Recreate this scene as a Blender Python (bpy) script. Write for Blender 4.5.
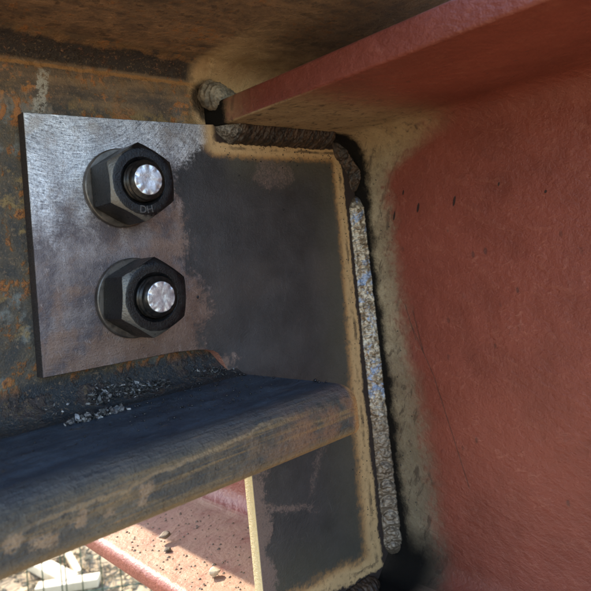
import bpy, bmesh, math, random
from mathutils import Vector, Matrix, noise as mn

# ------------------------------------------------------------------ scene, camera, light
for o in list(bpy.data.objects):
    bpy.data.objects.remove(o, do_unlink=True)
sc = bpy.context.scene
COL = sc.collection
sc.render.engine = 'CYCLES'
sc.cycles.max_bounces = 6
sc.cycles.diffuse_bounces = 4
sc.cycles.glossy_bounces = 3

cam_d = bpy.data.cameras.new('camera')
cam = bpy.data.objects.new('camera', cam_d)
COL.objects.link(cam)
sc.camera = cam
CP = Vector((-0.12264, -0.34483, 0.05553))
RT = Vector((0.73311524, -0.67247122, -0.1016096))
UP = Vector((0.04348196, -0.10275217, 0.99375616))
FW = Vector((0.67871302, 0.73295597, 0.04608881))
cam.matrix_world = Matrix(((RT.x, UP.x, -FW.x, CP.x), (RT.y, UP.y, -FW.y, CP.y), (RT.z, UP.z, -FW.z, CP.z), (0, 0, 0, 1)))
cam_d.sensor_fit = 'HORIZONTAL'
cam_d.sensor_width = 36.0
cam_d.lens = 605.96 / 591 * 36.0
cam_d.shift_x = (295.5 - 291.19) / 591
cam_d.shift_y = (226.40 - 295.5) / 591
cam_d.clip_start = 0.01
cam_d.clip_end = 500
cam_d.dof.use_dof = True
cam_d.dof.focus_distance = 0.415
cam_d.dof.aperture_fstop = 20.0

SUN = Vector((-0.137, 1.30, 1.0)).normalized()
ELEV = math.asin(SUN.z)
w = bpy.data.worlds.new('World')
sc.world = w
w.use_nodes = True
wn = w.node_tree
bg = wn.nodes['Background']
sky = wn.nodes.new('ShaderNodeTexSky')
sky.sky_type = 'NISHITA'
sky.sun_disc = False
sky.sun_elevation = ELEV
sky.sun_rotation = math.atan2(SUN.x, SUN.y)
wn.links.new(sky.outputs[0], bg.inputs[0])
bg.inputs[1].default_value = 0.15
sl = bpy.data.lights.new('sun', 'SUN')
sl.energy = 2.05
sl.angle = math.radians(0.53)
sl.color = (1.0, 0.90, 0.72)
so = bpy.data.objects.new('sun', sl)
COL.objects.link(so)
so.rotation_euler = SUN.to_track_quat('Z', 'Y').to_euler()
so.location = (0, 4, 4)

sc.view_settings.view_transform = 'Standard'
sc.view_settings.look = 'None'
sc.view_settings.exposure = 2.55
sc.view_settings.gamma = 1.0
sc.view_settings.use_curve_mapping = False

random.seed(7)
# ------------------------------------------------------------------ key dimensions (metres)
T = 0.0095                    # plate thickness; plate front face is y = 0
PZ0, PZ1 = 0.0017, 0.1507     # bolted arm of the plate
XL = 0.1356                   # left edge of the plate body
W = 0.2761                    # girder web face
ZU, ZB = 0.151, -0.2163       # girder flange inner faces
XT, XTB = 0.1336, 0.140       # girder flange tips
TG = 0.018
BT = 0.199                    # underside of the beam's top flange
BB = -0.0224                  # top of the beam's bottom flange
TF = 0.0287
GROUND = -1.5

# ------------------------------------------------------------------ node helper
class S:
    def __init__(s, g, k): s.g, s.k = g, k
    def _m(s, op, o=None, c=None):
        n = s.g.nt.nodes.new('ShaderNodeMath'); n.operation = op
        for i, v in enumerate((s, o, c)):
            if v is None: continue
            if isinstance(v, S): s.g.nt.links.new(v.k, n.inputs[i])
            else: n.inputs[i].default_value = v
        return S(s.g, n.outputs[0])
    def __add__(s, o): return s._m('ADD', o)
    __radd__ = __add__
    def __sub__(s, o): return s._m('SUBTRACT', o)
    def __rsub__(s, o): return (s * -1.0) + o
    def __mul__(s, o): return s._m('MULTIPLY', o)
    __rmul__ = __mul__
    def __truediv__(s, o): return s._m('DIVIDE', o)
    def max(s, o): return s._m('MAXIMUM', o)
    def min(s, o): return s._m('MINIMUM', o)
    def abs(s): return s._m('ABSOLUTE')
    def pow(s, o): return s._m('POWER', o)
    def sqrt(s): return s._m('SQRT')
    def sin(s): return s._m('SINE')

class G:
    def __init__(s, name):
        s.m = bpy.data.materials.new(name); s.m.use_nodes = True
        s.nt = s.m.node_tree
        s.b = s.nt.nodes['Principled BSDF']
        ge = s.nt.nodes.new('ShaderNodeNewGeometry')
        s.pos = ge.outputs['Position']
        sp = s.nt.nodes.new('ShaderNodeSeparateXYZ'); s.nt.links.new(s.pos, sp.inputs[0])
        s.x, s.y, s.z = (S(s, sp.outputs[i]) for i in range(3))
        sn = s.nt.nodes.new('ShaderNodeSeparateXYZ'); s.nt.links.new(ge.outputs['True Normal'], sn.inputs[0])
        s.nx, s.ny, s.nz = (S(s, sn.outputs[i]) for i in range(3))
    def vec(s, a, b, c):
        n = s.nt.nodes.new('ShaderNodeCombineXYZ')
        for i, v in enumerate((a, b, c)):
            if isinstance(v, S): s.nt.links.new(v.k, n.inputs[i])
            else: n.inputs[i].default_value = v
        return n.outputs[0]
    def noise(s, scale, detail=4, rough=0.6, vec=None, dist=0.0):
        n = s.nt.nodes.new('ShaderNodeTexNoise')
        s.nt.links.new(vec or s.pos, n.inputs['Vector'])
        n.inputs['Scale'].default_value = scale; n.inputs['Detail'].default_value = detail
        n.inputs['Roughness'].default_value = rough; n.inputs['Distortion'].default_value = dist
        return S(s, n.outputs[0])
    def vor(s, scale, vec=None, feature='F1'):
        n = s.nt.nodes.new('ShaderNodeTexVoronoi'); n.feature = feature
        s.nt.links.new(vec or s.pos, n.inputs['Vector']); n.inputs['Scale'].default_value = scale
        return S(s, n.outputs['Distance'])
    def ss(s, a, b, v):
        n = s.nt.nodes.new('ShaderNodeMapRange'); n.interpolation_type = 'SMOOTHSTEP'
        s.nt.links.new(v.k, n.inputs[0])
        if a > b:
            n.inputs[1].default_value = b; n.inputs[2].default_value = a
            n.inputs[3].default_value = 1; n.inputs[4].default_value = 0
        else:
            n.inputs[1].default_value = a; n.inputs[2].default_value = b
        return S(s, n.outputs[0])
    def attr(s, name):
        n = s.nt.nodes.new('ShaderNodeAttribute'); n.attribute_name = name
        return S(s, n.outputs['Fac'])
    def mix(s, f, a, b):
        n = s.nt.nodes.new('ShaderNodeMix'); n.data_type = 'RGBA'
        if isinstance(f, S): s.nt.links.new(f.k, n.inputs[0])
        else: n.inputs[0].default_value = f
        for i, c in ((6, a), (7, b)):
            if isinstance(c, tuple): n.inputs[i].default_value = (*c, 1)
            else: s.nt.links.new(c, n.inputs[i])
        return n.outputs[2]
    def bump(s, h, dist, strength=1.0, normal=None):
        n = s.nt.nodes.new('ShaderNodeBump')
        s.nt.links.new(h.k, n.inputs['Height'])
        n.inputs['Distance'].default_value = dist; n.inputs['Strength'].default_value = strength
        if normal is not None: s.nt.links.new(normal, n.inputs['Normal'])
        return n.outputs[0]
    def out(s, col, rough=0.6, metal=0.0, normal=None, spec=0.5):
        for key, v in (('Base Color', col), ('Roughness', rough), ('Metallic', metal), ('Specular IOR Level', spec)):
            if isinstance(v, S): s.nt.links.new(v.k, s.b.inputs[key])
            elif isinstance(v, tuple): s.b.inputs[key].default_value = (*v, 1)
            elif isinstance(v, (int, float)): s.b.inputs[key].default_value = v
            else: s.nt.links.new(v, s.b.inputs[key])
        if normal is not None: s.nt.links.new(normal, s.b.inputs['Normal'])
        return s.m

# ------------------------------------------------------------------ materials
def mat_plate():
    g = G('plate_steel'); x, z = g.x, g.z
    n0 = g.noise(14, 3, .5); n1 = g.noise(38, 6, .65); n2 = g.noise(210, 5, .65)
    n3 = g.noise(1500, 3, .7); n4 = g.noise(620, 4, .7)
    br = g.noise(1, 4, .6, g.vec(x * 160, 0.0, z * 1900)); br2 = g.noise(1, 4, .6, g.vec(x * 1600 + z * 500, 0.0, z * 150))
    # boundary of the ground-off, worn part
    xb = 0.097 + 0.030 * g.ss(.112, .15, z) + 0.014 * g.ss(.06, .035, z) - 0.008 * g.ss(.022, .006, z) + 0.022 * g.ss(.0, -.012, z) - .05 * g.ss(-.02, -.04, z)
    a = g.ss(-.015, .015, xb - x + (n1 - .5) * .050 + (n2 - .5) * .030)
    a = g.ss(.25, .75, a + (n3 - .5) * .8 + (n4 - .5) * .9)
    # faint brown speckled patches left on the scale
    p2 = g.ss(.030, .008, ((x - .183) * (x - .183) + (z - .119) * (z - .119) * 1.6).sqrt() + (n1 - .5) * .05)
    low = (x - XL) * .55 + (n1 - .5) * .03
    p3 = g.ss(.011, .002, low) * g.ss(-.06, -.08, z)
    arm = g.ss(.009, .0005, (z + .131 + (x - .18) * .32 + (n1 - .5) * .034).abs()) * g.ss(.235, .17, x + (n1 - .5) * .05)
    p4 = g.ss(.011, .001, (x - .198 - (z + .11) * .4 + (n1 - .5) * .04).abs()) * g.ss(-.085, -.095, z) * g.ss(-.14, -.12, z)
    p5 = g.ss(.55, .75, n0 + (n1 - .5) * .5) * .35
    pat = (p2 * .68).max(p3 * .95).max(arm * .75).max(p4 * .6).max(p5)
    pat = g.ss(.40, .80, pat * .9 + (n3 - .5) * 1.0 + (n4 - .5) * 1.0 + (n2 - .5) * .7) * (1 - a)
    # welding heat: distance to the weld lines
    dv = W - x + (n1 - .5) * .008 + (n0 - .5) * .006
    wid = g.ss(.09, -.19, z)                                       # the heat band spreads downwards
    dv = dv / (1 + wid * .55) + wid * .003
    dx = (.137 - x).max(0.0)
    dt = ((ZU - z) * (ZU - z) * 1.5 + dx * dx).sqrt() + (n1 - .5) * .006
    db = z - ZB + .011 + (x - W) * .06 + (n1 - .5) * .02
    d = dv.min(dt).min(db * .75)
    tan = g.ss(.030, .022, d + (n2 - .5) * .010 + (n4 - .5) * .006)
    tan = tan * g.ss(.116, .130, x + (n2 - .5) * .01) * (.55 + .9 * n1).min(1.0)
    tanc = g.ss(.028, .020, d)
    dark = g.ss(.0150, .0130, d + (n2 - .5) * .006) * g.ss(.128, .134, x + (n2 - .5) * .004)
    dark = dark.max(g.ss(.0018, .0006, (d - .0185 + (n1 - .5) * .004).abs()) * .7 * g.ss(.45, .6, n1) * g.ss(.14, .15, x))
    haze = g.ss(.065, .022, d) * g.ss(.13, .15, x)
    scale = g.mix(g.ss(.3, .75, n1), (.021, .020, .021), (.043, .040, .041))
    scale = g.mix(g.ss(.56, .72, n2 * .6 + br2 * .4) * .55, scale, (.080, .072, .068))
    scale = g.mix(g.ss(.60, .70, n4 * .5 + n3 * .5) * .5, scale, (.105, .095, .085))
    scale = g.mix(g.ss(.50, .70, n0) * .35, scale, (.075, .060, .052))
    sc1 = g.noise(1, 2, .5, g.vec(x * 900 + z * 260, 0.0, z * 38 - x * 10)); sc2 = g.noise(1, 2, .5, g.vec(x * 50 + z * 40, 0.0, z * 1100 - x * 400))
    scale = g.mix(g.ss(.70, .76, sc1.max(sc2)) * .45, scale, (.13, .125, .12))
    scale = g.mix(haze * .55, scale, (.085, .078, .055))
    # worn: silver above, mauve and orange brown below
    up = g.ss(.035, .145, z - x * .25 + (n1 - .5) * .11)
    up = g.ss(.2, .8, up + (n4 - .5) * .5)
    mau = g.mix(g.ss(.4, .65, n1 + (n4 - .5) * .3), (.085, .072, .078), (.20, .17, .165))
    org = g.ss(.42, .62, g.noise(55, 5, .6) + .16 * g.ss(.06, .01, z) + .15 * g.ss(.03, .09, x) - .1)
    mau = g.mix(org * .5, mau, (.24, .135, .08))
    sw = g.noise(1, 3, .6, g.vec(((x - .03) * (x - .03) + (z - .20) * (z - .20)).sqrt() * 1300, 0.0, x * 90))
    sil = g.mix(g.ss(.38, .60, br * .15 + n4 * .35 + n2 * .25 + sw * .25), (.14, .14, .155), (.92, .93, .95))
    sil = g.mix(g.ss(.42, .62, g.noise(26, 4, .6) * .8 + n2 * .2) * .55, sil, (.19, .175, .175))
    sil = g.mix(g.ss(.55, .72, n2 * .6 + n3 * .4) * .75, sil, (.13, .10, .095))
    sil = g.mix(g.ss(.52, .66, g.noise(60, 5, .65)) * .6, sil, (.34, .29, .25))
    worn = g.mix(up, mau, sil)
    worn = g.mix(g.ss(.53, .64, n3 * .45 + n4 * .55) * .95, worn, (.045, .036, .036))
    worn = g.mix(g.ss(.55, .68, n2 * .5 + br2 * .5) * .75, worn, (.38, .32, .30))
    col = g.mix(a, scale, worn)
    col = g.mix(pat * .8, col, g.mix(n4, (.11, .075, .065), (.20, .14, .12)))
    tc = g.mix(tanc, (.36, .180, .058), (.50, .325, .155))
    tc = g.mix(g.ss(.5, .75, n2), tc, (.20, .125, .06))
    tc = g.mix(g.ss(.62, .72, n4), tc, (.09, .05, .03))
    col = g.mix(tan * .93, col, tc)
    col = g.mix(dark, col, g.mix(n4, (.035, .017, .011), (.008, .006, .005)))
    # gas-cut edges: sunlit body edge painted bright, shaded arm edge painted dark
    edge = g.ss(-.5, -.8, g.ny)
    edge = 1 - edge
    ecol = g.mix(g.ss(.09, .11, x), (.030, .022, .020), g.mix(g.ss(-.05, -.02, z), (.58, .46, .25), (.42, .17, .11)))
    col = g.mix(edge, col, ecol)
    metal = (a * .5 + a * up * .35) * (1 - tan) * (1 - edge)
    rough = .42 + (n2 - .5) * .25 + tan * .3 + a * .02 + dark * .2 + edge * .2
    cut = g.noise(1, 3, .6, g.vec(0.0, g.y * 350, z * 900))
    h = n3 * .3 + sw * .12 + n2 * .5 + n4 * .3 + edge * cut * 3.0
    return g.out(col, rough, metal, g.bump(h, .0016, .6))

SCR = ((-.0450, -.0130, -.0600, -.0500), (-.0600, -.0500, -.0715, -.0950), (-.0715, -.0950, -.0810, -.1330), (-.0400, .0060, -.0470, -.0230), (-.0470, .0010, -.0530, -.0330))

def mat_primer():
    g = G('red_primer'); x, y, z = g.x, g.y, g.z
    n0 = g.noise(9, 4, .55); n1 = g.noise(45, 5, .6); n2 = g.noise(230, 4, .6); n3 = g.noise(900, 3, .65)
    v = g.vec(x * 60, (y * .86 + z * .35) * 60, (z * .92 - y * .4) * 190)      # brush drags, nearly level
    st = g.noise(1, 4, .55, v, .5)
    st2 = g.noise(1, 4, .6, g.vec(x * 150, (y * .9 - z * .3) * 150, (z * .9 + y * .3) * 420), .8)
    base = g.mix(g.ss(.3, .7, n0 + (n1 - .5) * .4), (.138, .033, .021), (.200, .049, .031))
    base = g.mix(g.ss(.56, .72, st) * .22, base, (.28, .10, .062))
    base = g.mix(g.ss(.60, .78, n1 + (n2 - .5) * .3) * .35, base, (.085, .024, .020))
    pale = g.ss(.60, .70, st2 + (n1 - .5) * .5) * g.ss(.48, .62, n0)
    base = g.mix(pale * .18, base, (.42, .19, .13))
    # burnt by welding next to the plate
    up = g.ss(.105, .152, z); low = g.ss(.05, -.16, z)
    d = (y - .004).abs()
    dd = d + (n1 - .5) * .020 + (n2 - .5) * .016 + (n3 - .5) * .008
    wid = .76 + up * 1.20 + low * .30
    k = dd / wid
    side = g.ss(-.6, -.9, g.nx) * g.ss(.2, .15, x)
    k = k + side * .036
    tan = g.ss(.066, .030, k) * .85 + g.ss(.051, .043, k + (n2 - .5) * .030 + (n1 - .5) * .018) * .15
    soot = g.ss(.0240, .0145, d * .5 + dd * .5 + (n1 - .5) * .006 - low * .0025 + up * .002)
    soot = soot.max(g.ss(-.165, -.20, z + (n1 - .5) * .03) * g.ss(.075, .03, d))
    scor = g.ss(.54, .66, g.noise(1, 5, .65, g.vec(x * 140, y * 140 + z * 60, z * 60), .6)) * g.ss(.07, .035, k)
    tcol = g.mix(g.ss(.35, .7, n1 * .6 + n3 * .4), (.20, .155, .095), (.38, .315, .20))
    tcol = g.mix(up * .6, tcol, g.mix(n1, (.22, .125, .055), (.37, .240, .105)))
    tcol = g.mix(low * .62, tcol, (.085, .076, .054))
    tcol = g.mix(g.ss(.52, .68, n2) * .6, tcol, (.13, .095, .06))
    col = g.mix(tan * .92, base, tcol)
    col = g.mix(scor * .7, col, (.035, .022, .016))
    col = g.mix(soot, col, (.009, .008, .007))
    # dust lying on upward faces, black grit
    dust = g.ss(.85, .985, g.nz) * g.ss(.20, .5, n1 * .5 + n2 * .5)
    col = g.mix(dust * .85 * (1 - soot), col, g.mix(n1, (.27, .145, .115), (.44, .31, .20)))
    grit = g.ss(.66, .72, n2 * .6 + n1 * .4) * g.ss(.6, .95, g.nz)
    col = g.mix(grit * .85, col, (.035, .026, .024))
    for py, pz, ly, lz in ((-.0390, .0785, .0011, .0042), (-.0630, .0820, .0012, .0036), (-.0960, .0830, .0012, .0038), (-.0505, .0960, .0008, .0020), (-.1655, .0800, .0010, .0012), (-.1330, .0900, .0008, .0016)):
        e = (((y - py + (z - pz) * .3) / ly).pow(2.0) + ((z - pz) / lz).pow(2.0)).sqrt() + (n2 - .5) * .6
        col = g.mix(g.ss(1.15, .75, e) * .9, col, (.012, .009, .008))
    for sy, sz, ty, tz in SCR:
        f = ((z - sz) / (tz - sz))
        dl = (y - sy - f * (ty - sy)).abs() + (n2 - .5) * .0006
        col = g.mix(g.ss(.0007, .0002, dl) * g.ss(-.02, .03, f) * g.ss(1.02, .97, f) * .6, col, (.03, .02, .016))
    vv = g.vor(62, g.vec(x, y, z * .55))
    fleck = g.ss(.11, .05, vv + (n2 - .5) * .12) * g.ss(.52, .6, n0)
    col = g.mix(fleck * .55, col, (.03, .016, .014))
    h = st * .6 + st2 * .30 + n1 * 1.1 + n2 * .6 + n3 * .16
    nrm = g.bump(h, .0022, .6)
    rough = .44 + (n1 - .5) * .25 + tan * .28 + soot * .3
    return g.out(col, rough, 0.0, nrm, .34 - soot * .28)

def mat_rust():
    g = G('rusted_steel'); x, y, z = g.x, g.y, g.z
    n0 = g.noise(22, 4, .6); n1 = g.noise(60, 6, .65, None, .4); n2 = g.noise(240, 5, .65); n3 = g.noise(1100, 3, .7)
    lx = g.noise(1, 5, .6, g.vec(x * 12, y * 120, z * 160))        # rolled streaks along the beam
    col = g.mix(g.ss(.35, .68, n1), (.050, .046, .040), (.13, .095, .055))
    col = g.mix(g.ss(.50, .58, n0 + (n2 - .5) * .30), col, (.155, .155, .135))     # grey-green scale
    col = g.mix(g.ss(.52, .60, g.noise(34, 5, .65) + (n2 - .5) * .30) * .7, col, (.30, .195, .070))
    webo = g.ss(.53, .58, n1 * .7 + n2 * .3 + .02 * g.ss(.06, .01, z) + .05 * g.ss(.160, .150, z) * g.ss(.145, .150, z))
    col = g.mix(webo * .9, col, g.mix(n2, (.46, .175, .040), (.22, .075, .022)))
    core = g.ss(.575, .63, n1 * .7 + n2 * .3)
    col = g.mix(core * .85, col, (.055, .026, .016))
    # above the plate: browner, dark root, orange line where the root begins
    top = g.ss(.150, .166, z + (n1 - .5) * .01)
    tb = g.mix(g.ss(.38, .62, n1 * .5 + lx * .5), (.060, .043, .033), (.21, .130, .070))
    tb = g.mix(g.ss(.52, .60, n2 * .5 + n0 * .5 + .06 * g.ss(.160, .152, z)), tb, (.36, .14, .04))
    col = g.mix(top * .85, col, tb)
    zz = z + (n1 - .5) * .005
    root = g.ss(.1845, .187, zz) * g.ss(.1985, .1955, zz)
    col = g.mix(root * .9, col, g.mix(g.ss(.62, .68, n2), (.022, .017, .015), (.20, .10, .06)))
    ol = g.ss(.0017, .0006, (zz - .1830).abs()) + g.ss(.0020, .0004, (zz - .1977).abs()) * .55 * g.ss(.4, .55, n1)
    col = g.mix(ol.min(1.0) * .9, col, g.mix(n2, (.24, .115, .035), (.34, .17, .06)))
    # underside of the top flange: streaky brown, blacker outwards
    und = g.ss(-.004, -.012, y) * g.ss(.19, .197, z)
    nb = g.noise(110, 5, .7); 
    uc = g.mix(g.ss(.36, .64, lx * .22 + n1 * .40 + nb * .38), (.095, .060, .040), (.42, .235, .115))
    uc = g.mix(g.ss(.56, .62, nb) * .7, uc, (.035, .022, .016))
    uc = g.mix(g.ss(.54, .62, n2 * .6 + n0 * .4) * .85, uc, (.40, .165, .05))
    uc = g.mix(g.ss(-.025, -.075, y + (n0 - .5) * .06) * .40, uc, (.070, .044, .026))
    col = g.mix(und, col, uc)
    # burnt tan by the weld over the girder flange
    hb = g.ss(.118, .127, x + (n1 - .5) * .012 + (z - .175) * .05)
    hb = hb * g.ss(-.085, -.010, y + (n1 - .5) * .05 - (x - .13) * .35) * g.ss(.145, .155, z)
    col = g.mix(hb * .88, col, g.mix(g.ss(.3, .7, n1 * .6 + n2 * .4), (.42, .255, .118), (.70, .49, .265)))
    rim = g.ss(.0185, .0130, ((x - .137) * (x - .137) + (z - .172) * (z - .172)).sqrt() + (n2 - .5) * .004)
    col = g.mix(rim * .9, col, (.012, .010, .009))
    # smear of pale marking paint above the plate
    mk = g.ss(.0042, .0026, (x - .0135 - (z - .155) * .22 + (n2 - .5) * .009 + (n1 - .5) * .006).abs()) * g.ss(.1815, .179, z) * g.ss(.149, .151, z) * g.ss(.43, .53, n2 * .6 + n3 * .4)
    col = g.mix(mk * .9, col, (.36, .33, .27))
    # dark scale towards the bottom flange
    lowm = g.ss(.002, -.007, z + (n1 - .5) * .012)
    col = g.mix(lowm * .93, col, g.mix(g.ss(.55, .68, n2 * .5 + n1 * .5), (.018, .022, .026), (.085, .058, .028)))
    col = g.mix(g.ss(.54, .66, n3 * .6 + n2 * .4) * .55, col, (.035, .024, .018))
    col = g.mix(g.ss(.57, .66, g.noise(700, 3, .7)) * .4, col, (.30, .19, .10))
    h = n2 * .8 + n3 * .4 + webo * .35 + n1 * .6
    rough = .62 + (n2 - .5) * .3 - lowm * .15
    return g.out(col, rough, .1, g.bump(h, .0028, .7), .4)

def mat_flange():
    g = G('dark_mill_scale'); x, y, z = g.x, g.y, g.z
    n0 = g.noise(18, 4, .6); n1 = g.noise(55, 6, .65); n2 = g.noise(260, 5, .65); n3 = g.noise(1200, 3, .7)
    lx = g.noise(1, 5, .65, g.vec(x * 9, y * 150, z * 260))
    lx2 = g.noise(1, 5, .6, g.vec(x * 28, y * 420, z * 420))
    top = g.mix(g.ss(.35, .7, n1 * .5 + lx * .5), (.024, .036, .052), (.068, .096, .125))
    top = g.mix(g.ss(.52, .66, n2 * .55 + n3 * .45) * .6, top, (.10, .125, .15))
    top = g.mix(g.ss(.60, .66, n3 * .7 + n1 * .3) * .7, top, (.17, .17, .165))
    rs = g.ss(.56, .70, g.noise(70, 5, .7) + .18 * g.ss(.08, .12, x) * g.ss(-.02, .0, y) - .04)
    top = g.mix(rs * .8, top, (.13, .075, .022))
    fr = g.ss(-.086, -.097, y + (n1 - .5) * .008)
    f = g.mix(g.ss(.3, .7, n1), (.048, .046, .040), (.125, .100, .066))
    xr = .55 + .45 * g.ss(-.04, .06, x)
    f = g.mix(g.ss(.52, .66, lx) * .85 * xr, f, (.21, .135, .058))
    f = g.mix(g.ss(.58, .70, lx2 * .6 + n1 * .4) * .8 * xr, f, (.30, .165, .060))
    f = g.mix(g.ss(.02, .13, x + (n0 - .5) * .08) * g.ss(.35, .6, n1) * .7, f, (.20, .085, .042))
    f = g.mix(g.ss(-.0445, -.0495, z + (n1 - .5) * .006) * .6, f, (.185, .115, .045))
    f = g.mix(g.ss(-.030, -.0245, z + (n1 - .5) * .006) * .7, f, (.050, .054, .062))
    for cx, cz, r in ((-.0278, -.0400, .0036), (-.0262, -.0372, .0020), (-.0150, -.0412, .0022), (.0018, -.0375, .0042), (-.0010, -.0420, .0026), (-.0398, -.0424, .0042), (-.0437, -.0416, .003), (-.052, -.0385, .0040), (-.068, -.042, .005)):
        q = g.ss(r * 1.1, r * .5, ((x - cx) * (x - cx) + (z - cz) * (z - cz) * 1.3).sqrt() + (n2 - .5) * .010 + (n3 - .5) * .005)
        f = g.mix(q * .85, f, g.mix(n2, (.07, .038, .022), (.46, .32, .19)))
    fl = g.ss(.0013, .0004, (z + .0325 - (x - .01) * .05 + (n1 - .5) * .010).abs()) * g.ss(-.06, -.03, x) * g.ss(.1, .06, x)
    f = g.mix(fl * .6, f, (.28, .19, .10))
    rimx = g.ss(.1335, .1365, x + (n2 - .5) * .001) * fr
    col = g.mix(fr, top, f)
    col = g.mix(rimx * .8, col, (.33, .16, .05))
    h = n1 * .7 + n2 * .8 + n3 * .3 + lx2 * fr * .7
    col = g.mix(g.ss(.56, .66, n3 * .6 + n2 * .4) * .5, col, (.14, .12, .09))
    col = g.mix(g.ss(.56, .66, g.noise(650, 3, .7)) * .5, col, (.012, .011, .011))
    rough = .46 + (n1 - .5) * .3 + fr * .14 + rs * .2
    return g.out(col, rough, .15, g.bump(h, .0030, .75), .5)

def mat_nut():
    g = G('black_oxide'); wr = g.attr('wear_glint')
    n1 = g.noise(180, 4, .65); n2 = g.noise(900, 4, .65)
    col = g.mix(g.ss(.4, .7, n1), (.0045, .0045, .005), (.010, .0098, .0095))
    wm = g.ss(.55, .85, wr + (n1 - .5) * .7 + (n2 - .5) * .3)
    col = g.mix(wm * .6, col, (.20, .180, .150))  # tan for worn edges and painted chamfer highlights
    col = g.mix(g.ss(.66, .72, n2) * .35, col, (.075, .065, .055))
    return g.out(col, .30 + (n1 - .5) * .3, .0 + wm * .5, g.bump(n2 + n1, .0006, .5), .28)

def mat_simple(name, c1, c2, scale, rough, metal=0.0, bump=.0003, c3=None, bs=.6):
    g = G(name); n1 = g.noise(scale, 5, .65); n2 = g.noise(scale * 6, 4, .65)
    col = g.mix(g.ss(.35, .65, n1), c1, c2)
    if c3: col = g.mix(g.ss(.58, .7, n2 * .5 + n1 * .5), col, c3)
    return g.out(col, rough + (n2 - .5) * .2, metal, g.bump(n1 * .6 + n2 * .4, bump, bs))

def mat_weld():
    g = G('weld_metal')
    n1 = g.noise(95, 4, .65, None, .5); n2 = g.noise(230, 5, .65); n3 = g.noise(900, 3, .7)
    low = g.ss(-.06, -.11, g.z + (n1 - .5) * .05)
    col = g.mix(g.ss(.40, .60, n2), (.17, .125, .08), (.48, .42, .33))
    col = g.mix(g.ss(.52, .62, n1) * (1 - low), col, g.mix(n2, (.10, .15, .26), (.40, .46, .58)))
    col = g.mix(g.ss(.60, .70, g.noise(200, 4, .6, g.vec(g.x, g.y, g.z + 3.0))) * .7, col, (.34, .17, .07))
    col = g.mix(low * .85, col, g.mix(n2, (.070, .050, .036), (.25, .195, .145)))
    col = g.mix(g.ss(.60, .68, n2 * .5 + n3 * .5), col, (.035, .028, .022))
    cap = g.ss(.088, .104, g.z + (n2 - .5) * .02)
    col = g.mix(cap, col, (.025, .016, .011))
    return g.out(col, .40 + (n2 - .5) * .3, .55, g.bump(n2 * .6 + n3 * .4, .0014, .8))

def mat_slag():
    g = G('weld_slag'); x = g.x
    n1 = g.noise(120, 5, .65); n2 = g.noise(500, 4, .7)
    st = g.noise(1, 4, .6, g.vec(x * 420, g.y * 70, g.z * 70), .5)
    col = g.mix(g.ss(.4, .65, st), (.014, .010, .008), (.060, .034, .019))
    col = g.mix(g.ss(.60, .70, n1 * .6 + n2 * .4), col, (.20, .12, .06))
    end = g.ss(.152, .138, x + (n1 - .5) * .030)
    col = g.mix(end * .8, col, g.mix(g.ss(.35, .65, n2), (.03, .027, .023), (.24, .215, .18)))
    return g.out(col, .55, .15, g.bump(st * .7 + n2 * .5, .0012, .8))

M = {
    'plate': mat_plate(), 'primer': mat_primer(), 'rust': mat_rust(), 'flange': mat_flange(), 'nut': mat_nut(),
    'weld': mat_weld(), 'slag': mat_slag(),
    'mark': mat_simple('worn_stamp', (.045, .043, .042), (.085, .080, .074), 600, .4, .4, .0002),
    'washer': mat_simple('washer_steel', (.060, .052, .045), (.13, .112, .095), 160, .36, .6, .0005, (.04, .03, .025)),
    'thread': mat_simple('oiled_thread', (.010, .010, .010), (.035, .030, .026), 300, .32, .5, .0001, (.16, .12, .07)),
    'boltend': mat_simple('bright_bolt_end', (.42, .43, .45), (.70, .71, .72), 190, .34, .75, .0004, (.24, .22, .20), .7),
    'blob': mat_simple('weld_blob', (.085, .072, .055), (.27, .225, .165), 170, .48, .35, .0020, (.30, .17, .07), .8),
    'grit': mat_simple('burnt_grit', (.015, .015, .016), (.07, .065, .06), 700, .4, .3, .0003, (.45, .42, .37)),
    'flake': mat_simple('slag_flake', (.05, .047, .045), (.30, .28, .26), 420, .45, .3, .0003, (.62, .60, .55)),
    'spatter': mat_simple('spatter', (.012, .011, .011), (.045, .042, .045), 800, .28, .5, .0001),
    'stone': mat_simple('stone_chip', (.10, .075, .055), (.22, .17, .12), 260, .8, 0, .0006),
    'stone2': mat_simple('pale_chip', (.42, .34, .24), (.58, .50, .38), 260, .8, 0, .0006),
    'dirt': mat_simple('dry_soil', (.20, .140, .078), (.36, .27, .155), 9, .95, 0, .02, (.46, .36, .21)),
    'clod': mat_simple('straw_and_clods', (.15, .10, .05), (.34, .25, .13), 30, .9, 0, .004, (.07, .045, .025)),
    'wood': mat_simple('fresh_timber', (.42, .33, .20), (.55, .45, .30), 8, .7, 0, .001),
    'wire': mat_simple('wire_steel', (.035, .060, .032), (.07, .10, .055), 60, .6, .3, .0003),
}

# ------------------------------------------------------------------ mesh helpers
def link(name, me, mat, parent=None, smooth=True):
    o = bpy.data.objects.new(name, me); COL.objects.link(o)
    if mat: me.materials.append(mat)
    if smooth:
        for p in me.polygons: p.use_smooth = True
    if parent:
        o.parent = parent
        o.matrix_parent_inverse = Matrix.Translation(-Vector(parent.location))
    return o

def tag(o, label=None, cat=None, group=None, kind=None):
    if label: o['label'] = label
    if cat: o['category'] = cat
    if group: o['group'] = group
    if kind: o['kind'] = kind
    return o

def empty(name, loc, label, cat, group=None):
    e = bpy.data.objects.new(name, None); COL.objects.link(e)
    e.location = loc; e.empty_display_size = .02
    return tag(e, label, cat, group)

def mesh(name, v, f):
    me = bpy.data.meshes.new(name); me.from_pydata(v, [], f); me.update(); me.validate()
    return me

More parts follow.
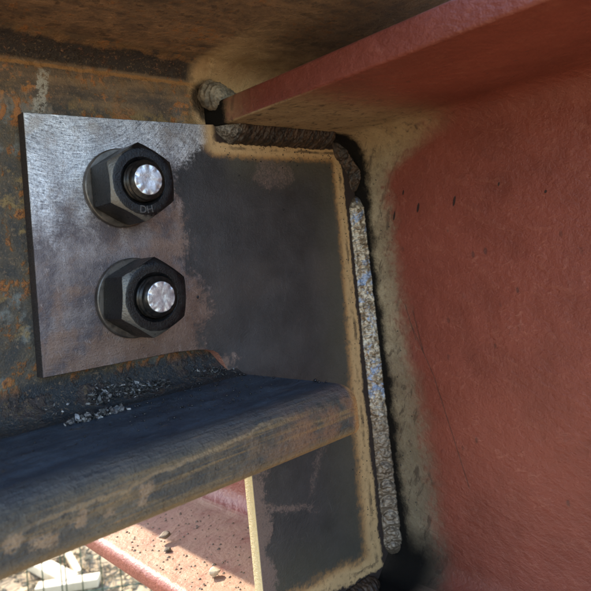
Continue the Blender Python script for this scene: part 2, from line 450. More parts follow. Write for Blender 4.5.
def sharp(me, deg=35):
    bm = bmesh.new(); bm.from_mesh(me)
    for e in bm.edges:
        if len(e.link_faces) == 2 and e.calc_face_angle(0) > math.radians(deg): e.smooth = False
    bm.to_mesh(me); bm.free()

def round_poly(pts, radii, seg=8):
    """closed outline with rounded corners"""
    out = []; n = len(pts)
    for i in range(n):
        p = Vector(pts[i]); a = Vector(pts[i - 1]); b = Vector(pts[(i + 1) % n]); r = radii[i]
        if r <= 0: out.append(tuple(p)); continue
        u = (a - p).normalized(); v = (b - p).normalized()
        ang = u.angle(v); t = r / math.tan(ang / 2)
        c = p + (u + v).normalized() * (r / math.sin(ang / 2))
        s = p + u * t - c; e = p + v * t - c
        tot = s.angle_signed(e)
        for k in range(seg + 1):
            th = -tot * k / seg
            out.append((c.x + s.x * math.cos(th) - s.y * math.sin(th), c.y + s.x * math.sin(th) + s.y * math.cos(th)))
    return out

def prism(name, prof, ts, place, ends=None):
    """sweep a closed 2-D outline; place(t, a, b) -> xyz"""
    v = []; f = []; n = len(prof)
    for t in ts:
        for a, b in prof: v.append(place(t, a, b))
    for i in range(len(ts) - 1):
        for k in range(n):
            q = (k + 1) % n
            f.append((i * n + k, i * n + q, (i + 1) * n + q, (i + 1) * n + k))
    f.append(tuple(range(n - 1, -1, -1))); f.append(tuple((len(ts) - 1) * n + k for k in range(n)))
    me = mesh(name, v, f)
    bm = bmesh.new(); bm.from_mesh(me); bmesh.ops.recalc_face_normals(bm, faces=bm.faces); bm.to_mesh(me); bm.free()
    sharp(me)
    return me

def lin(a, b, n): return [a + (b - a) * i / (n - 1) for i in range(n)]
def arc(cx, cy, r, a0, a1, n=10):
    return [(cx + r * math.cos(math.radians(a0 + (a1 - a0) * i / n)), cy + r * math.sin(math.radians(a0 + (a1 - a0) * i / n))) for i in range(n + 1)]

# ------------------------------------------------------------------ ground
def build_ground():
    R = random.Random(3)
    v = []; f = []
    xs = [-60, -12, -4, -1] + lin(-.4, 2.4, 70) + [3, 5, 12, 60]
    ys = [-60, -12, -4, 0] + lin(1.6, 5.4, 90) + [7, 12, 30, 60]
    for yy in ys:
        for xx in xs:
            inn = -.4 <= xx <= 2.4 and 1.6 <= yy <= 5.4
            h = (mn.fractal(Vector((xx * 5, yy * 5, 0)), 1, 2, 4) * .022) if inn else 0
            v.append((xx, yy, GROUND + h))
    nx = len(xs)
    for j in range(len(ys) - 1):
        for i in range(nx - 1):
            f.append((j * nx + i, j * nx + i + 1, (j + 1) * nx + i + 1, (j + 1) * nx + i))
    tag(link('ground', mesh('ground', v, f), M['dirt']), kind='structure')
    # straw and clods
    v = []; f = []
    for i in range(2600):
        x = R.uniform(.3, 1.9); y = R.uniform(2.2, 4.4)
        z = GROUND + mn.fractal(Vector((x * 5, y * 5, 0)), 1, 2, 4) * .022
        b = len(v)
        if R.random() < .6:
            L = R.uniform(.03, .10); a = R.uniform(0, 6.28); w_ = R.uniform(.002, .005); t = R.uniform(-.2, .3)
            dx, dy = math.cos(a) * L / 2, math.sin(a) * L / 2; px, py = -math.sin(a) * w_, math.cos(a) * w_
            for s in (-1, 1):
                zz = z + .006 + s * t * L / 2 * .5 + .006
                v += [(x + s * dx + px, y + s * dy + py, zz), (x + s * dx - px, y + s * dy - py, zz), (x + s * dx, y + s * dy, zz + w_ * 1.6)]
            f += [(b, b + 1, b + 4, b + 3), (b + 1, b + 2, b + 5, b + 4), (b + 2, b, b + 3, b + 5), (b, b + 2, b + 1), (b + 3, b + 4, b + 5)]
        else:
            r = R.uniform(.006, .028)
            pts = [(1, 0, 0), (-1, 0, 0), (0, 1, 0), (0, -1, 0), (0, 0, 1), (0, 0, -1)]
            for q in pts: v.append((x + q[0] * r * R.uniform(.7, 1.2), y + q[1] * r * R.uniform(.7, 1.2), z + q[2] * r * .6 + r * .2))
            for tri in ((0, 2, 4), (2, 1, 4), (1, 3, 4), (3, 0, 4), (2, 0, 5), (1, 2, 5), (3, 1, 5), (0, 3, 5)): f.append(tuple(b + q for q in tri))
    tag(link('straw_litter', mesh('straw_litter', v, f), M['clod'], smooth=False), 'straw and crumbled clods littering the dry soil far below the beam', 'straw', kind='stuff')

def board(loc, rz, L, wd, th, label, tilt=0.0):
    prof = round_poly([(-wd / 2, 0), (wd / 2, 0), (wd / 2, th), (-wd / 2, th)], [.003] * 4, 3)
    me = prism('board', prof, [-L / 2, L / 2], lambda t, a, b: (t, a, b))
    o = link('timber_board', me, M['wood'])
    o.location = loc; o.rotation_euler = (0, tilt, rz)
    return tag(o, label, 'board', 'pale timber boards on the soil')

def build_yard():
    z = GROUND + .012
    board((1.03, 3.02, z), math.radians(97), .42, .085, .045, 'pale timber board lying flat on the soil, leftmost and broadest one')
    board((1.150, 3.03, z), math.radians(79), .34, .032, .035, 'narrow pale timber batten lying beside the green wires')
    board((1.035, 2.80, z + .002), math.radians(-36), .30, .075, .04, 'short pale timber offcut cut off by the lower picture edge')
    # wire panel
    wm = empty('wire_panel', (1.05, 2.6, GROUND), 'panel of thin upright green wires standing on the soil below the beam', 'wire mesh')
    c = [(8, 0), (8, 60), (8, 120), (8, 180), (8, 240), (8, 300)]
    ring = [(math.cos(math.radians(a)), math.sin(math.radians(a))) for _, a in c]
    prof = [(a * .0030, b * .0030) for a, b in ring]
    d = Vector((.80, -.60, 0))
    for s in (-.27, -.20, -.115, -.095, -.02, .07, .16):
        bx, by = 1.05 + d.x * s, 2.6 + d.y * s
        me = prism('wire', prof, [GROUND - .02, GROUND + .42], lambda t, a, b: (bx + a, by + b, t))
        link('wire', me, M['wire'], wm)
    for zz in (.06, .36):
        me = prism('wire', prof, [-.31, .24], lambda t, a, b: (1.05 + d.x * t + .6 * a, 2.6 + d.y * t + .8 * a, GROUND + zz + b))
        link('wire', me, M['wire'], wm)

# ------------------------------------------------------------------ red girder
def build_girder():
    gd = empty('girder', (W + .008, 0, ZB - TG), 'red primed steel girder with the plate welded into it', 'girder')
    ts = lin(-1.1, 1.3, 13)
    pl = lambda t, a, b: (a, t, b)
    cx = W + .008; r = .021
    half_r = 2 * cx - XT; half_b = 2 * cx - XTB
    top = round_poly([(XT, ZU), (half_r, ZU), (half_r, ZU + TG), (XT, ZU + TG)], [.0022, .0022, .0025, .0025], 5)
    link('top_flange', prism('top_flange', top, ts, pl), M['primer'], gd)
    bot = round_poly([(XTB, ZB - TG), (half_b, ZB - TG), (half_b, ZB), (XTB, ZB)], [.006, .006, .007, .007], 8)
    link('bottom_flange', prism('bottom_flange', bot, ts, pl), M['primer'], gd)
    left = [(W - r, ZB - .001)] + [(W - r + r * math.sin(a), ZB + r - r * math.cos(a)) for a in lin(0.02, math.pi / 2, 11)]
    left += [(W - r + r * math.cos(a), ZU - r + r * math.sin(a)) for a in lin(0, math.pi / 2 - .02, 11)] + [(W - r, ZU + .001)]
    right = [(2 * cx - a, b) for a, b in reversed(left)]
    link('web', prism('web', left + right, ts, pl), M['primer'], gd)
    return gd

# ------------------------------------------------------------------ rusty beam
def build_beam():
    bm_ = empty('rusted_beam', (-.3, T + .006, BB - TF), 'rusted steel beam with blue-black bottom flange coped onto the red girder', 'beam')
    y0 = T; y1 = T + .010; yc = (y0 + y1) / 2; r = .0165; rb = .0205
    X0 = -1.2
    # web with both roots; the lower part stops at the girder flange, the upper part runs on over it
    low = [(y0 - rb, BB - .001)] + [(y0 - rb + rb * math.sin(a), BB + rb - rb * math.cos(a)) for a in lin(.02, math.pi / 2, 10)]
    low += [(y0, ZU + TG - .002)]
    lowp = low + [(2 * yc - a, b) for a, b in reversed(low)]
    link('web', prism('web', lowp, [X0, -.5, 0, .1318], lambda t, a, b: (t, a, b)), M['rust'], bm_)
    up = [(y0, ZU + TG - .002)] + [(y0 - r + r * math.cos(a), BT - r + r * math.sin(a)) for a in lin(0, math.pi / 2 - .02, 10)] + [(y0 - r, BT + .001)]
    upp = up + [(2 * yc - a, b) for a, b in reversed(up)]
    me = prism('web_strip', upp, [X0, -.5, 0, .1305], lambda t, a, b: (t, a, b))
    link('web_strip', me, M['rust'], bm_)
    up2 = [(y0, ZU + TG + .0006)] + up[1:]
    upp2 = up2 + [(2 * yc - a, b) for a, b in reversed(up2)]
    link('web_strip', prism('web_strip', upp2, [.1305, .25, .40], lambda t, a, b: (t, a, b)), M['rust'], bm_)
    tf = round_poly([(yc - .19, BT), (yc + .19, BT), (yc + .19, BT + TF), (yc - .19, BT + TF)], [.006] * 4, 5)
    link('top_flange', prism('top_flange', tf, [X0, -.5, 0, .2, .46], lambda t, a, b: (t, a, b)), M['rust'], bm_)
    # bottom flange, end cut slightly askew; hidden far half shortened to let sun past
    yn, yf = -.1035, 2 * yc + .1035
    bf = round_poly([(yn, BB - TF), (yf, BB - TF), (yf, BB), (yn, BB)], [.0045, .0045, .012, .012], 10)
    def plc(t, a, b):
        if t >= .1:
            xe = .1322 - .052 * (a - .012) if a < T else .121
            rr = 0
            # knocked, rounded end corner
            k = max(0, (abs(b - (BB - TF / 2)) - TF / 2 + .006) / .006)
            return (xe - .0028 * k * k - (.1 - t + 0) * 0 - (.01 if t < .105 else 0), a, b)
        return (t, a, b)
    bf2 = []
    for i in range(len(bf)):
        p, q = bf[i], bf[(i + 1) % len(bf)]
        n = max(1, int(abs(q[0] - p[0]) / .004))
        for k in range(n): bf2.append((p[0] + (q[0] - p[0]) * k / n, p[1] + (q[1] - p[1]) * k / n))
    me = prism('bottom_flange', bf2, [X0, -.5, -.1, 0, .06, .1, .11], plc)
    link('bottom_flange', me, M['flange'], bm_)
    # weld of the web onto the girder flange, wrapped round the flange tip
    v = []; f = []; ns, nr = 120, 18
    for i in range(ns + 1):
        x = .136 + (.26 - .136) * i / ns
        rr = .0065 + .0009 * math.sin(x * 1900) + .0007 * mn.noise(Vector((x * 300, 0, 3)))
        for k in range(nr + 1):
            a = math.pi / 2 * k / nr
            q = rr * (.78 + .22 * math.sin(2 * a)) + .0006 * mn.noise(Vector((x * 500, a * 4, 1)))
            v.append((x, y0 - q * math.cos(a), ZU + TG + q * math.sin(a)))
    for i in range(ns):
        for k in range(nr):
            a = i * (nr + 1) + k
            f.append((a, a + 1, a + nr + 2, a + nr + 1))
    link('weld_bead', mesh('weld_bead', v, f), M['blob'], bm_)
    b2 = bmesh.new()
    for cx_, cy_, cz_, sx, sy, sz in ((.1330, -.0005, .1735, .0105, .0085, .0105), (.1400, .0015, .1765, .0085, .0065, .0075), (.1480, .0030, .1755, .0080, .0050, .0060), (.1555, .0045, .1745, .0070, .0045, .0050)):
        bmesh.ops.create_icosphere(b2, subdivisions=5, radius=1, matrix=Matrix.Translation((cx_, cy_, cz_)) @ Matrix.Diagonal((sx, sy, sz, 1)))
    for vv in b2.verts:
        c = vv.co
        d = Vector((c.x - .136, c.y, c.z - .174)).normalized()
        ra = math.hypot(c.x - .1345, c.z - .1715)
        vv.co += d * (.0009 * mn.noise(c * 240) + .0006 * mn.noise(c * 800) + .0005 * math.sin(ra * 2600))
    me = bpy.data.meshes.new('weld_end'); b2.to_mesh(me); b2.free()
    link('weld_end', me, M['blob'], bm_)
    return bm_

# ------------------------------------------------------------------ welded plate
def bead(name, path, n1, n2, leg, mat, parent, ripple, ns, seed, nr=20):
    """fillet bead along path (list of root points), legs along n1 and n2"""
    v = []; f = []
    L = [0]
    for a, b in zip(path, path[1:]): L.append(L[-1] + (Vector(b) - Vector(a)).length)
    for i in range(ns + 1):
        s = L[-1] * i / ns
        j = max(k for k in range(len(L)) if L[k] <= s + 1e-12); j = min(j, len(path) - 2)
        t = (s - L[j]) / (L[j + 1] - L[j]); P = Vector(path[j]).lerp(Vector(path[j + 1]), t)
        l1, l2 = leg(s)
        cap = min(1, math.sqrt(max(0.0, min(s, L[-1] - s)) / .011) + .02)
        for k in range(nr + 1):
            a = math.pi / 2 * k / nr
            bul = ripple(s, a)
            wob = 1 + .09 * mn.noise(Vector((s * 90, a * .6, seed))) + .10 * mn.noise(Vector((s * 420, a * 3, seed))) + .05 * mn.noise(Vector((s * 1200, a * 9, seed)))
            s2 = max(0.0, math.sin(2 * a))
            q = (1 + .26 * s2 ** 1.4 + (bul - 1) * (.25 + .75 * s2 ** .5)) / (math.cos(a) + math.sin(a)) * (1 + (wob - 1) * (.8 + .5 * s2)) * cap
            e = 1 if 0 < k < nr else .98
            v.append(tuple(P + n1 * (l1 * math.cos(a) * (q if 0 < k < nr else q)) + n2 * (l2 * math.sin(a) * q)))
        v.append(tuple(P - n1 * .0006 - n2 * .0006))
    m = nr + 2
    for i in range(ns):
        for k in range(m):
            q = (k + 1) % m
            f.append((i * m + k, i * m + q, (i + 1) * m + q, (i + 1) * m + k))
    f.append(tuple(range(m - 1, -1, -1))); f.append(tuple(ns * m + k for k in range(m)))
    me = mesh(name, v, f)
    b = bmesh.new(); b.from_mesh(me); bmesh.ops.recalc_face_normals(b, faces=b.faces); b.to_mesh(me); b.free()
    return link(name, me, mat, parent)

def build_plate():
    pt = empty('connection_plate', (.2, 0, ZB), 'worn grey steel connection plate bolted at left and welded into the red girder', 'plate')
    outl = [(.0010, PZ1), (0, PZ0), (.05, PZ0 - .0008), (.085, PZ0 - .0014), (.100, -.0010), (.108, -.0022), (.1135, -.0040), (.1172, -.0062), (.1205, -.0115), (.1240, -.0195),
            (.1290, -.034), (.1335, -.052), (XL, -.075), (XL, ZB + .0008), (W - .022, ZB + .0008), (W - .0004, ZB + .022), (W - .0004, ZU - .030),
            (W - .024, ZU - .0008), (.1345, ZU - .0008), (.132, PZ1 + .0022), (.122, PZ1 + .0016), (.06, PZ1 + .0006)]
    bm = bmesh.new()
    fr = [bm.verts.new((a, 0, b)) for a, b in outl]
    bk = [bm.verts.new((a, T - .0004, b)) for a, b in outl]
    n = len(outl)
    bm.faces.new(fr); bm.faces.new(list(reversed(bk)))
    for i in range(n):
        q = (i + 1) % n
        bm.faces.new((fr[i], bk[i], bk[q], fr[q]))
    bmesh.ops.recalc_face_normals(bm, faces=bm.faces)
    ed = [e for e in bm.edges if abs(e.verts[0].co.y) < 1e-6 and abs(e.verts[1].co.y) < 1e-6]
    bmesh.ops.bevel(bm, geom=ed, offset=.0007, segments=3, affect='EDGES', profile=.5)
    bmesh.ops.triangulate(bm, faces=[f for f in bm.faces if len(f.verts) > 4])
    me = bpy.data.meshes.new('plate_body'); bm.to_mesh(me); bm.free()
    sharp(me, 28)
    link('plate_body', me, M['plate'], pt)
    # vertical weld: fine ripples above, fat stacked ripples below
    def rip(s, a):
        z = .100 - s
        fine = .035 * math.sin(s * 2 * math.pi / .0043 + 1.6 * math.sin(a * 2) + 2.5 * mn.noise(Vector((s * 120, 0, 8))))
        u = (s / .0135 + .05 * math.sin(a * 2)) % 1.0
        ph = s / .0128 + .35 * math.sin(a * 2) + .25 * mn.noise(Vector((s * 60, 0, 5)))
        fat = .44 * abs(math.sin(math.pi * ph)) ** .45 - .27 + .05 * mn.noise(Vector((math.floor(ph) * 7.3, 0, 1)))
        k = .12 + .88 * min(1, max(0, (-.085 - z) / .05))
        return 1 + fine * (1 - .6 * k) + fat * k
    bead('weld_bead', [(W, 0, .100), (W, 0, -.204)], Vector((-1, 0, 0)), Vector((0, -1, 0)), lambda s: (.0104 + .0010 * s / .29 + .0007 * mn.noise(Vector((s * 130, 0, 31))), .0078 + .0018 * s / .29 + .0006 * mn.noise(Vector((s * 150, 0, 37)))), M['weld'], pt, rip, 640, 2.0, 22)
    # slag covered weld below the girder's top flange
    bead('weld_bead', [(.133, 0, ZU), (.2535, 0, ZU)], Vector((0, -1, 0)), Vector((0, 0, -1)), lambda s: (.0150 + .0012 * mn.noise(Vector((s * 90, 0, 41))), .0115 + .0012 * mn.noise(Vector((s * 110, 0, 43)))), M['slag'], pt,
         lambda s, a: 1 + .022 * math.sin(s * 2 * math.pi / .0065 + 2 * a + 4 * mn.noise(Vector((s * 90, 0, 2)))) + .13 * mn.noise(Vector((s * 110, a * 1.5, 4))), 400, 5.0, 26)
    # slag bridging the clipped plate corner
    bead('weld_bead', [(W - .001, 0, .104), (W - .001, 0, .122), (W - .022, 0, ZU - .004)], Vector((-.8, 0, -.6)), Vector((0, -1, 0)), lambda s: (.0075, .0085), M['slag'], pt,
         lambda s, a: 1 + .35 * mn.noise(Vector((s * 170, a * 1.5, 14))), 160, 15.0)
    # bottom weld onto the bottom flange
    bead('weld_bead', [(.150, 0, ZB), (W - .024, 0, ZB)], Vector((0, -1, 0)), Vector((0, 0, 1)), lambda s: (.0100, .0085), M['slag'], pt,
         lambda s, a: 1 + .05 * math.sin(s * 2 * math.pi / .005), 200, 9.0)
    # spatter beads
    R = random.Random(11); b2 = bmesh.new()
    def ball(p, r, sq=(1, 1, 1)):
        bmesh.ops.create_icosphere(b2, subdivisions=2, radius=r, matrix=Matrix.Translation(p) @ Matrix.Diagonal((*sq, 1)))
    for i in range(150):
        z = R.uniform(-.19, .13); x = W - .012 - abs(R.gauss(0, .012))
        ball((x, -.0001, z), R.uniform(.0002, .00055), (1, .7, 1))
    for i in range(70):
        x = R.uniform(.135, .25); z = ZU - .011 - abs(R.gauss(0, .008))
        ball((x, -.0001, z), R.uniform(.0002, .0006), (1, .7, 1))
    for x, z, r in ((.1502, .1165, .0007), (.1905, .0905, .0008), (.221, .0712, .0008), (.1052, .0335, .0010), (.166, .025, .0005), (.2, .04, .0005), (.18, .06, .0004), (.208, .012, .0005)):
        ball((x, -.0001, z), r, (1, .8, 1))
    for i in range(40):
        z = R.uniform(-.18, .12); y = -.012 - abs(R.gauss(0, .012))
        ball((W - .0001, y, z), R.uniform(.0002, .0006), (.7, 1, 1))
    me = bpy.data.meshes.new('spatter'); b2.to_mesh(me); b2.free()
    tag(link('spatter', me, M['spatter'], pt), kind='stuff')
    return pt

# ------------------------------------------------------------------ bolts
def hex_r(th, af, rot, rc=.0012):
    """polar radius of a hexagon with slightly rounded corners (pointy towards rot)"""
    a = (th - rot + math.pi / 6) % (math.pi / 3) - math.pi / 6          # 0 at a corner
    R = af / math.sqrt(3); ap = af / 2
    flat = ap / math.cos(math.pi / 6 - abs(a))
    # rounded corner circle
    c = R - rc / math.cos(math.pi / 6)
    s = c * math.sin(abs(a))
    circ = c * math.cos(a) + math.sqrt(max(0, rc * rc - s * s)) if s < rc else 9
    return min(flat, circ)

def build_bolt(xb, zb, rot, label, mark=None, tilt=0.0):
    e = empty('bolt', (xb, 0, zb), label, 'bolt', 'bolts through the connection plate')
    NA = 144
    ths = [2 * math.pi * i / NA + rot for i in range(NA)]
    # washer
    wp = [(.0135, 0), (.0135, .0038), (.0238, .0038), (.0244, .0034), (.0246, .0028), (.0246, .0006), (.0242, .00005)]
    v = []; f = []
    for r, h in wp:
        for t in ths: v.append((xb + r * math.cos(t), -h - .00005, zb + r * math.sin(t)))
    for i in range(len(wp)):
        j = (i + 1) % len(wp)
        for k in range(NA):
            q = (k + 1) % NA
            f.append((i * NA + k, i * NA + q, j * NA + q, j * NA + k))
    me = mesh('washer', v, f); fix(me); sharp(me, 30)
    link('washer', me, M['washer'], e)
    # nut
    AF = .0413; y0 = .00395; hN = .0250; rch = .0196
    rows = []
    def row(rf, hf, wear_glint): rows.append((rf, hf, wear_glint))
    tan30 = math.tan(math.radians(28))
    row(lambda t: .0134, lambda t, r: 0.0, 0)
    row(lambda t: .0190, lambda t, r: 0.0, 0)
    row(lambda t: min(.0198, hex_r(t, AF, rot)), lambda t, r: 0.0, .1)
    row(lambda t: hex_r(t, AF, rot), lambda t, r: max(0, r - .0198) * tan30, .35)
    row(lambda t: hex_r(t, AF, rot), lambda t, r: .0030, 0)
    for q in (.006, .012, .018): row(lambda t: hex_r(t, AF, rot), lambda t, r, q=q: q, 0)
    row(lambda t: hex_r(t, AF, rot), lambda t, r: hN - max(0, r - rch) * tan30 - .0022, .15)
    row(lambda t: hex_r(t, AF, rot), lambda t, r: hN - max(0, r - rch) * tan30 - .0004, .75)
    row(lambda t: hex_r(t, AF, rot) - .0005, lambda t, r: hN - max(0, r + .0005 - rch) * tan30, .85)
    row(lambda t: min(hex_r(t, AF, rot) - .0008, rch + .0004), lambda t, r: hN - .0003, .8)
    row(lambda t: min(hex_r(t, AF, rot) - .0012, rch - .0004), lambda t, r: hN, .45)
    row(lambda t: .0172, lambda t, r: hN, 0)
    row(lambda t: .0146, lambda t, r: hN, .1)
    row(lambda t: .0141, lambda t, r: hN - .0003, .3)
    row(lambda t: .0128, lambda t, r: hN - .0016, 0)
    row(lambda t: .0122, lambda t, r: hN - .004, 0)
    v = []; f = []; wr = []
    for rf, hf, we in rows:
        for t in ths:
            r = rf(t)
            v.append((xb + r * math.cos(t), -(y0 + hf(t, r)), zb + r * math.sin(t)))
            wr.append(we * (.75 + .45 * math.cos(t - 3.5)))  # edge wear, raised at left to paint in the chamfer highlights
    for i in range(len(rows) - 1):
        for k in range(NA):
            q = (k + 1) % NA
            f.append((i * NA + k, i * NA + q, (i + 1) * NA + q, (i + 1) * NA + k))
    me = mesh('nut', v, f)
    at = me.attributes.new('wear_glint', 'FLOAT', 'POINT')
    for i, x in enumerate(wr): at.data[i].value = x
    fix(me); sharp(me, 24)
    nut = link('nut', me, M['nut'], e)
    # threaded shank with chamfered, nicked end
    v = []; f = []; rows2 = []
    hE = .0348; pitch = .0032; NS = 72; nz = 70
    R = random.Random(int(zb * 1e4))
    nick = [(2 * math.pi * (k + R.uniform(-.2, .2)) / 9, R.uniform(.0005, .0011)) for k in range(9)]
    for i in range(nz + 1):
        h = .010 + (hE - .0026 - .010) * i / nz
        rr = []
        for k in range(NS):
            t = 2 * math.pi * k / NS
            u = (h / pitch + k / NS) % 1.0
            r = .0124 - .0017 * (1 - abs(2 * u - 1)) ** 1.0
            rr.append((r, h, t))
        rows2.append(rr)
    for r, h in ((.0110, hE - .0024), (.0098, hE - .0010), (.0090, hE - .0003)):
        rows2.append([(r, h, 2 * math.pi * k / NS) for k in range(NS)])
    for rr in rows2:
        for r, h, t in rr: v.append((xb + r * math.cos(t), -h, zb + r * math.sin(t)))
    for i in range(len(rows2) - 1):
        for k in range(NS):
            q = (k + 1) % NS
            f.append((i * NS + k, i * NS + q, (i + 1) * NS + q, (i + 1) * NS + k))
    me = mesh('shank', v, f); fix(me, True)
    sh = link('shank', me, M['thread'], e)
    v = []; f = []
    radii = [.0090, .0088, .0084, .0080, .0075, .0069, .0060, .0045, .0025]
    for i, r in enumerate(radii):
        for k in range(NS):
            t = 2 * math.pi * k / NS
            h = hE + (.0002 if i > 0 else -.0003)
            for a, dp in nick:
                da = abs((t - a + math.pi) % (2 * math.pi) - math.pi)
                if r > .0062: h -= dp * .8 * max(0, 1 - da / .16) * min(1, (r - .0062) / .0022)
            h += .00022 * mn.noise(Vector((r * math.cos(t) * 420, r * math.sin(t) * 420, zb * 99))) - .0005 * max(0, 1 - r / .006) ** 2
            v.append((xb + r * math.cos(t), -h, zb + r * math.sin(t)))
    v.append((xb, -(hE - .0003), zb)); ci = len(v) - 1
    for i in range(len(radii) - 1):
        for k in range(NS):
            q = (k + 1) % NS
            f.append((i * NS + k, i * NS + q, (i + 1) * NS + q, (i + 1) * NS + k))
    b = (len(radii) - 1) * NS
    for k in range(NS): f.append((b + k, b + (k + 1) % NS, ci))
    me = mesh('end_face', v, f); fix(me, True)
    link('end_face', me, M['boltend'], sh)
    if mark:
        for ch, ang in mark:
            cu = bpy.data.curves.new('mark', 'FONT'); cu.body = ch; cu.size = .0062; cu.extrude = .00035; cu.bevel_depth = .00012
            cu.align_x = 'CENTER'; cu.align_y = 'CENTER'
            to = bpy.data.objects.new('tmp', cu); COL.objects.link(to)
            bpy.context.view_layer.update()
            me = bpy.data.meshes.new_from_object(to.evaluated_get(bpy.context.evaluated_depsgraph_get()))
            bpy.data.objects.remove(to, do_unlink=True)
            a = math.radians(ang)
            mt = Matrix.Translation((xb + .0170 * math.cos(a), -(y0 + hN + .0001), zb + .0170 * math.sin(a))) @ Matrix.Rotation(-(a + math.pi / 2), 4, 'Y') @ Matrix.Rotation(math.pi / 2, 4, 'X')
            me.transform(mt)
            o = link('marking', me, M['mark'], nut, smooth=False)
    return e

def fix(me, open_=False):
    b = bmesh.new(); b.from_mesh(me); bmesh.ops.recalc_face_normals(b, faces=b.faces)
    if open_:
        s = sum(f.normal.y * f.calc_area() for f in b.faces)
        if s > 0:
            bmesh.ops.reverse_faces(b, faces=b.faces)
    b.to_mesh(me); b.free()

# ------------------------------------------------------------------ debris
def fil_z(y):
    if y < T - .0205: return BB
    return BB + .0205 - math.sqrt(max(0, .0205 ** 2 - (y - T + .0205) ** 2))

def flakes(name, pts, mat, seed, label, n, spread, size):
    R = random.Random(seed); v = []; f = []
    for i in range(n):
        cx, cy = R.choice(pts)
        x = cx + R.gauss(0, spread[0]); y = min(.0075, cy + R.gauss(0, spread[1]))
        s = R.uniform(*size)
        z = fil_z(y) + abs(R.gauss(0, .0010))
        M_ = Matrix.Translation((x, y, z + s * .15)) @ Matrix.Rotation(R.uniform(0, 6.28), 4, 'Z') @ Matrix.Rotation(R.gauss(0, .6), 4, 'X') @ Matrix.Rotation(R.gauss(0, .6), 4, 'Y')
        b = len(v); k = R.randint(4, 6)
        sx, sy, th = s * R.uniform(.7, 1.6), s * R.uniform(.4, .8), s * R.uniform(.12, .35)
        for hh in (-th, th):
            for j in range(k):
                a = 2 * math.pi * j / k + R.uniform(-.3, .3)
                v.append(tuple(M_ @ Vector((sx * math.cos(a) * R.uniform(.7, 1.1), sy * math.sin(a) * R.uniform(.7, 1.1), hh + R.uniform(-.3, .3) * th))))
        f.append(tuple(range(b + k - 1, b - 1, -1))); f.append(tuple(range(b + k, b + 2 * k)))
        for j in range(k):
            q = (j + 1) % k
            f.append((b + j, b + q, b + k + q, b + k + j))
    o = link(name, mesh(name, v, f), M[mat], smooth=False)
    o.data.materials.append(M['grit' if mat == 'flake' else 'flake'])
    for p in o.data.polygons:
        b0 = min(p.vertices)
        p.material_index = 1 if (math.sin(math.floor(o.data.vertices[b0].co.x * 900) * 12.9 + math.floor(o.data.vertices[b0].co.y * 900) * 78.2) * 43758.5) % 1 < (.42 if mat == 'flake' else .16) else 0
    return tag(o, label, 'slag', kind='stuff')

def stone(loc, r, seed, mat, label, sq=(1, .8, .6)):
    R = random.Random(int(seed * 10)); b = bmesh.new()
    for k in range(16):
        d = Vector((R.gauss(0, 1), R.gauss(0, 1), R.gauss(0, 1))).normalized() * r * R.uniform(.75, 1.15)
        b.verts.new((d.x * sq[0], d.y * sq[1], d.z * sq[2]))
    bmesh.ops.convex_hull(b, input=b.verts[:])
    bmesh.ops.delete(b, geom=[v for v in b.verts if not v.link_faces], context='VERTS')
    bmesh.ops.bevel(b, geom=b.edges[:], offset=r * .08, segments=1, affect='EDGES')
    bmesh.ops.recalc_face_normals(b, faces=b.faces)
    zmin = min(v.co.z for v in b.verts)
    for v in b.verts: v.co.z -= zmin + .15 * r
    me = bpy.data.meshes.new('stone_chip'); b.to_mesh(me); b.free()
    o = link('stone_chip', me, M[mat], smooth=False); o.location = loc
    return tag(o, label, 'stone', 'chips on the girder flange')

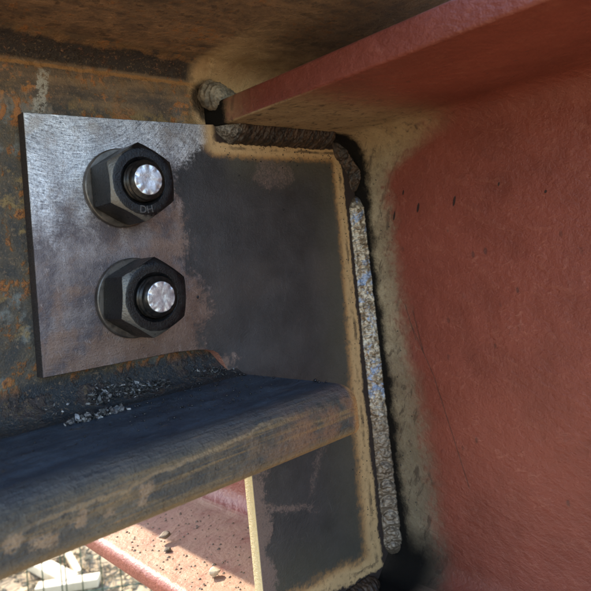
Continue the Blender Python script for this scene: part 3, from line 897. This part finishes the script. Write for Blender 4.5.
def build_debris():
    flakes('slag_flakes', [(.0110, -.0190), (.019, -.0188), (.027, -.0182), (.015, -.0195), (.0315, -.018)], 'flake', 1, 'heap of pale and grey slag flakes lying farthest out on the dark flange', 130, (.0035, .0017), (.0008, .0026))
    flakes('slag_flakes', [(.029, .003), (.0366, .0030), (.041, .003), (.034, .001)], 'grit', 2, 'dark slag flakes in the beam root just behind the pale flake heap', 90, (.0035, .0014), (.0008, .0025))
    flakes('slag_flakes', [(.049, .0025), (.0589, .0022), (.066, .002), (.0726, .0020), (.055, .001)], 'grit', 3, 'long drift of black slag flakes along the root of the beam web', 140, (.004, .0014), (.0008, .0025))
    flakes('slag_flakes', [(.0062, .0030), (.0050, .001)], 'flake', 4, 'few small pale flakes left of the slag heaps on the flange', 9, (.0025, .001), (.0006, .0013))
    flakes('slag_flakes', [(.1003, .0035), (.1143, .0010), (.109, .002), (.120, -.002)], 'grit', 5, 'black slag grains packed below the cut corner of the plate', 110, (.005, .0016), (.0005, .0013))
    # loose beads along the flange end and scattered grains
    R = random.Random(21); b = bmesh.new()
    def ball(x, y, r):
        bmesh.ops.create_icosphere(b, subdivisions=2, radius=r, matrix=Matrix.Translation((x, y, fil_z(y) + r * .75)))
    for i in range(20):
        y = -.004 - .081 * R.random() ** 1.4; ball(.1318 - .052 * (y - .012) - .0030 - abs(R.gauss(0, .0022)), y, .0003 + .0010 * R.random() ** 2)
    for i in range(150):
        x = R.gauss(.085, .035); y = R.uniform(-.07, .0)
        if x < .122: ball(x, y, R.uniform(.00025, .0007))
    for i in range(60):
        ball(R.uniform(-.05, .1), R.uniform(-.08, -.005), R.uniform(.0002, .0005))
    me = bpy.data.meshes.new('weld_beads'); b.to_mesh(me); b.free()
    tag(link('weld_beads', me, M['spatter']), 'small black weld beads scattered over the dark flange top', 'beads', kind='stuff')
    stone((0.1801, 0.2125, ZB), .0065, 1.3, 'stone', 'larger dark chip in the sun near the shadow edge', (1.2, .8, .6))
    stone((0.1730, 0.1950, ZB), .0048, 4.1, 'stone', 'small dark chip just in front of the larger dark one', (1, .8, .6))
    stone((0.1730, 0.1170, ZB), .0062, 7.7, 'stone2', 'pale stone chip lying close to the bright plate edge', (1, .8, .85))
    R = random.Random(5); v = []; f = []
    for i in range(420):
        x = R.uniform(.150, .25); y = R.uniform(.03, .45); r = R.uniform(.0004, .0016) * (1.4 if R.random() < .1 else 1)
        bb = len(v)
        for q in ((1, 0, 0), (-1, 0, 0), (0, 1, 0), (0, -1, 0), (0, 0, 1), (0, 0, -.2)):
            v.append((x + q[0] * r * R.uniform(.6, 1.3), y + q[1] * r * R.uniform(.6, 1.3), ZB + q[2] * r * .7 + .0002))
        for tri in ((0, 2, 4), (2, 1, 4), (1, 3, 4), (3, 0, 4), (2, 0, 5), (1, 2, 5), (3, 1, 5), (0, 3, 5)): f.append(tuple(bb + q for q in tri))
    tag(link('flange_grit', mesh('flange_grit', v, f), M['stone'], smooth=False), 'fine dark grit strewn on the lower girder flange', 'grit', kind='stuff')

build_ground()
build_girder()
build_beam()
build_plate()
build_bolt(.0563, .1071, math.pi / 2 + .01, 'upper bolt with black hex nut stamped DH below its end', [('D', 270 - 7.5), ('H', 270 + 7.5)])
build_bolt(.0577, .0389, math.pi / 2 - .10, 'lower bolt with black hex nut above the dark flange')
build_debris()
build_yard()
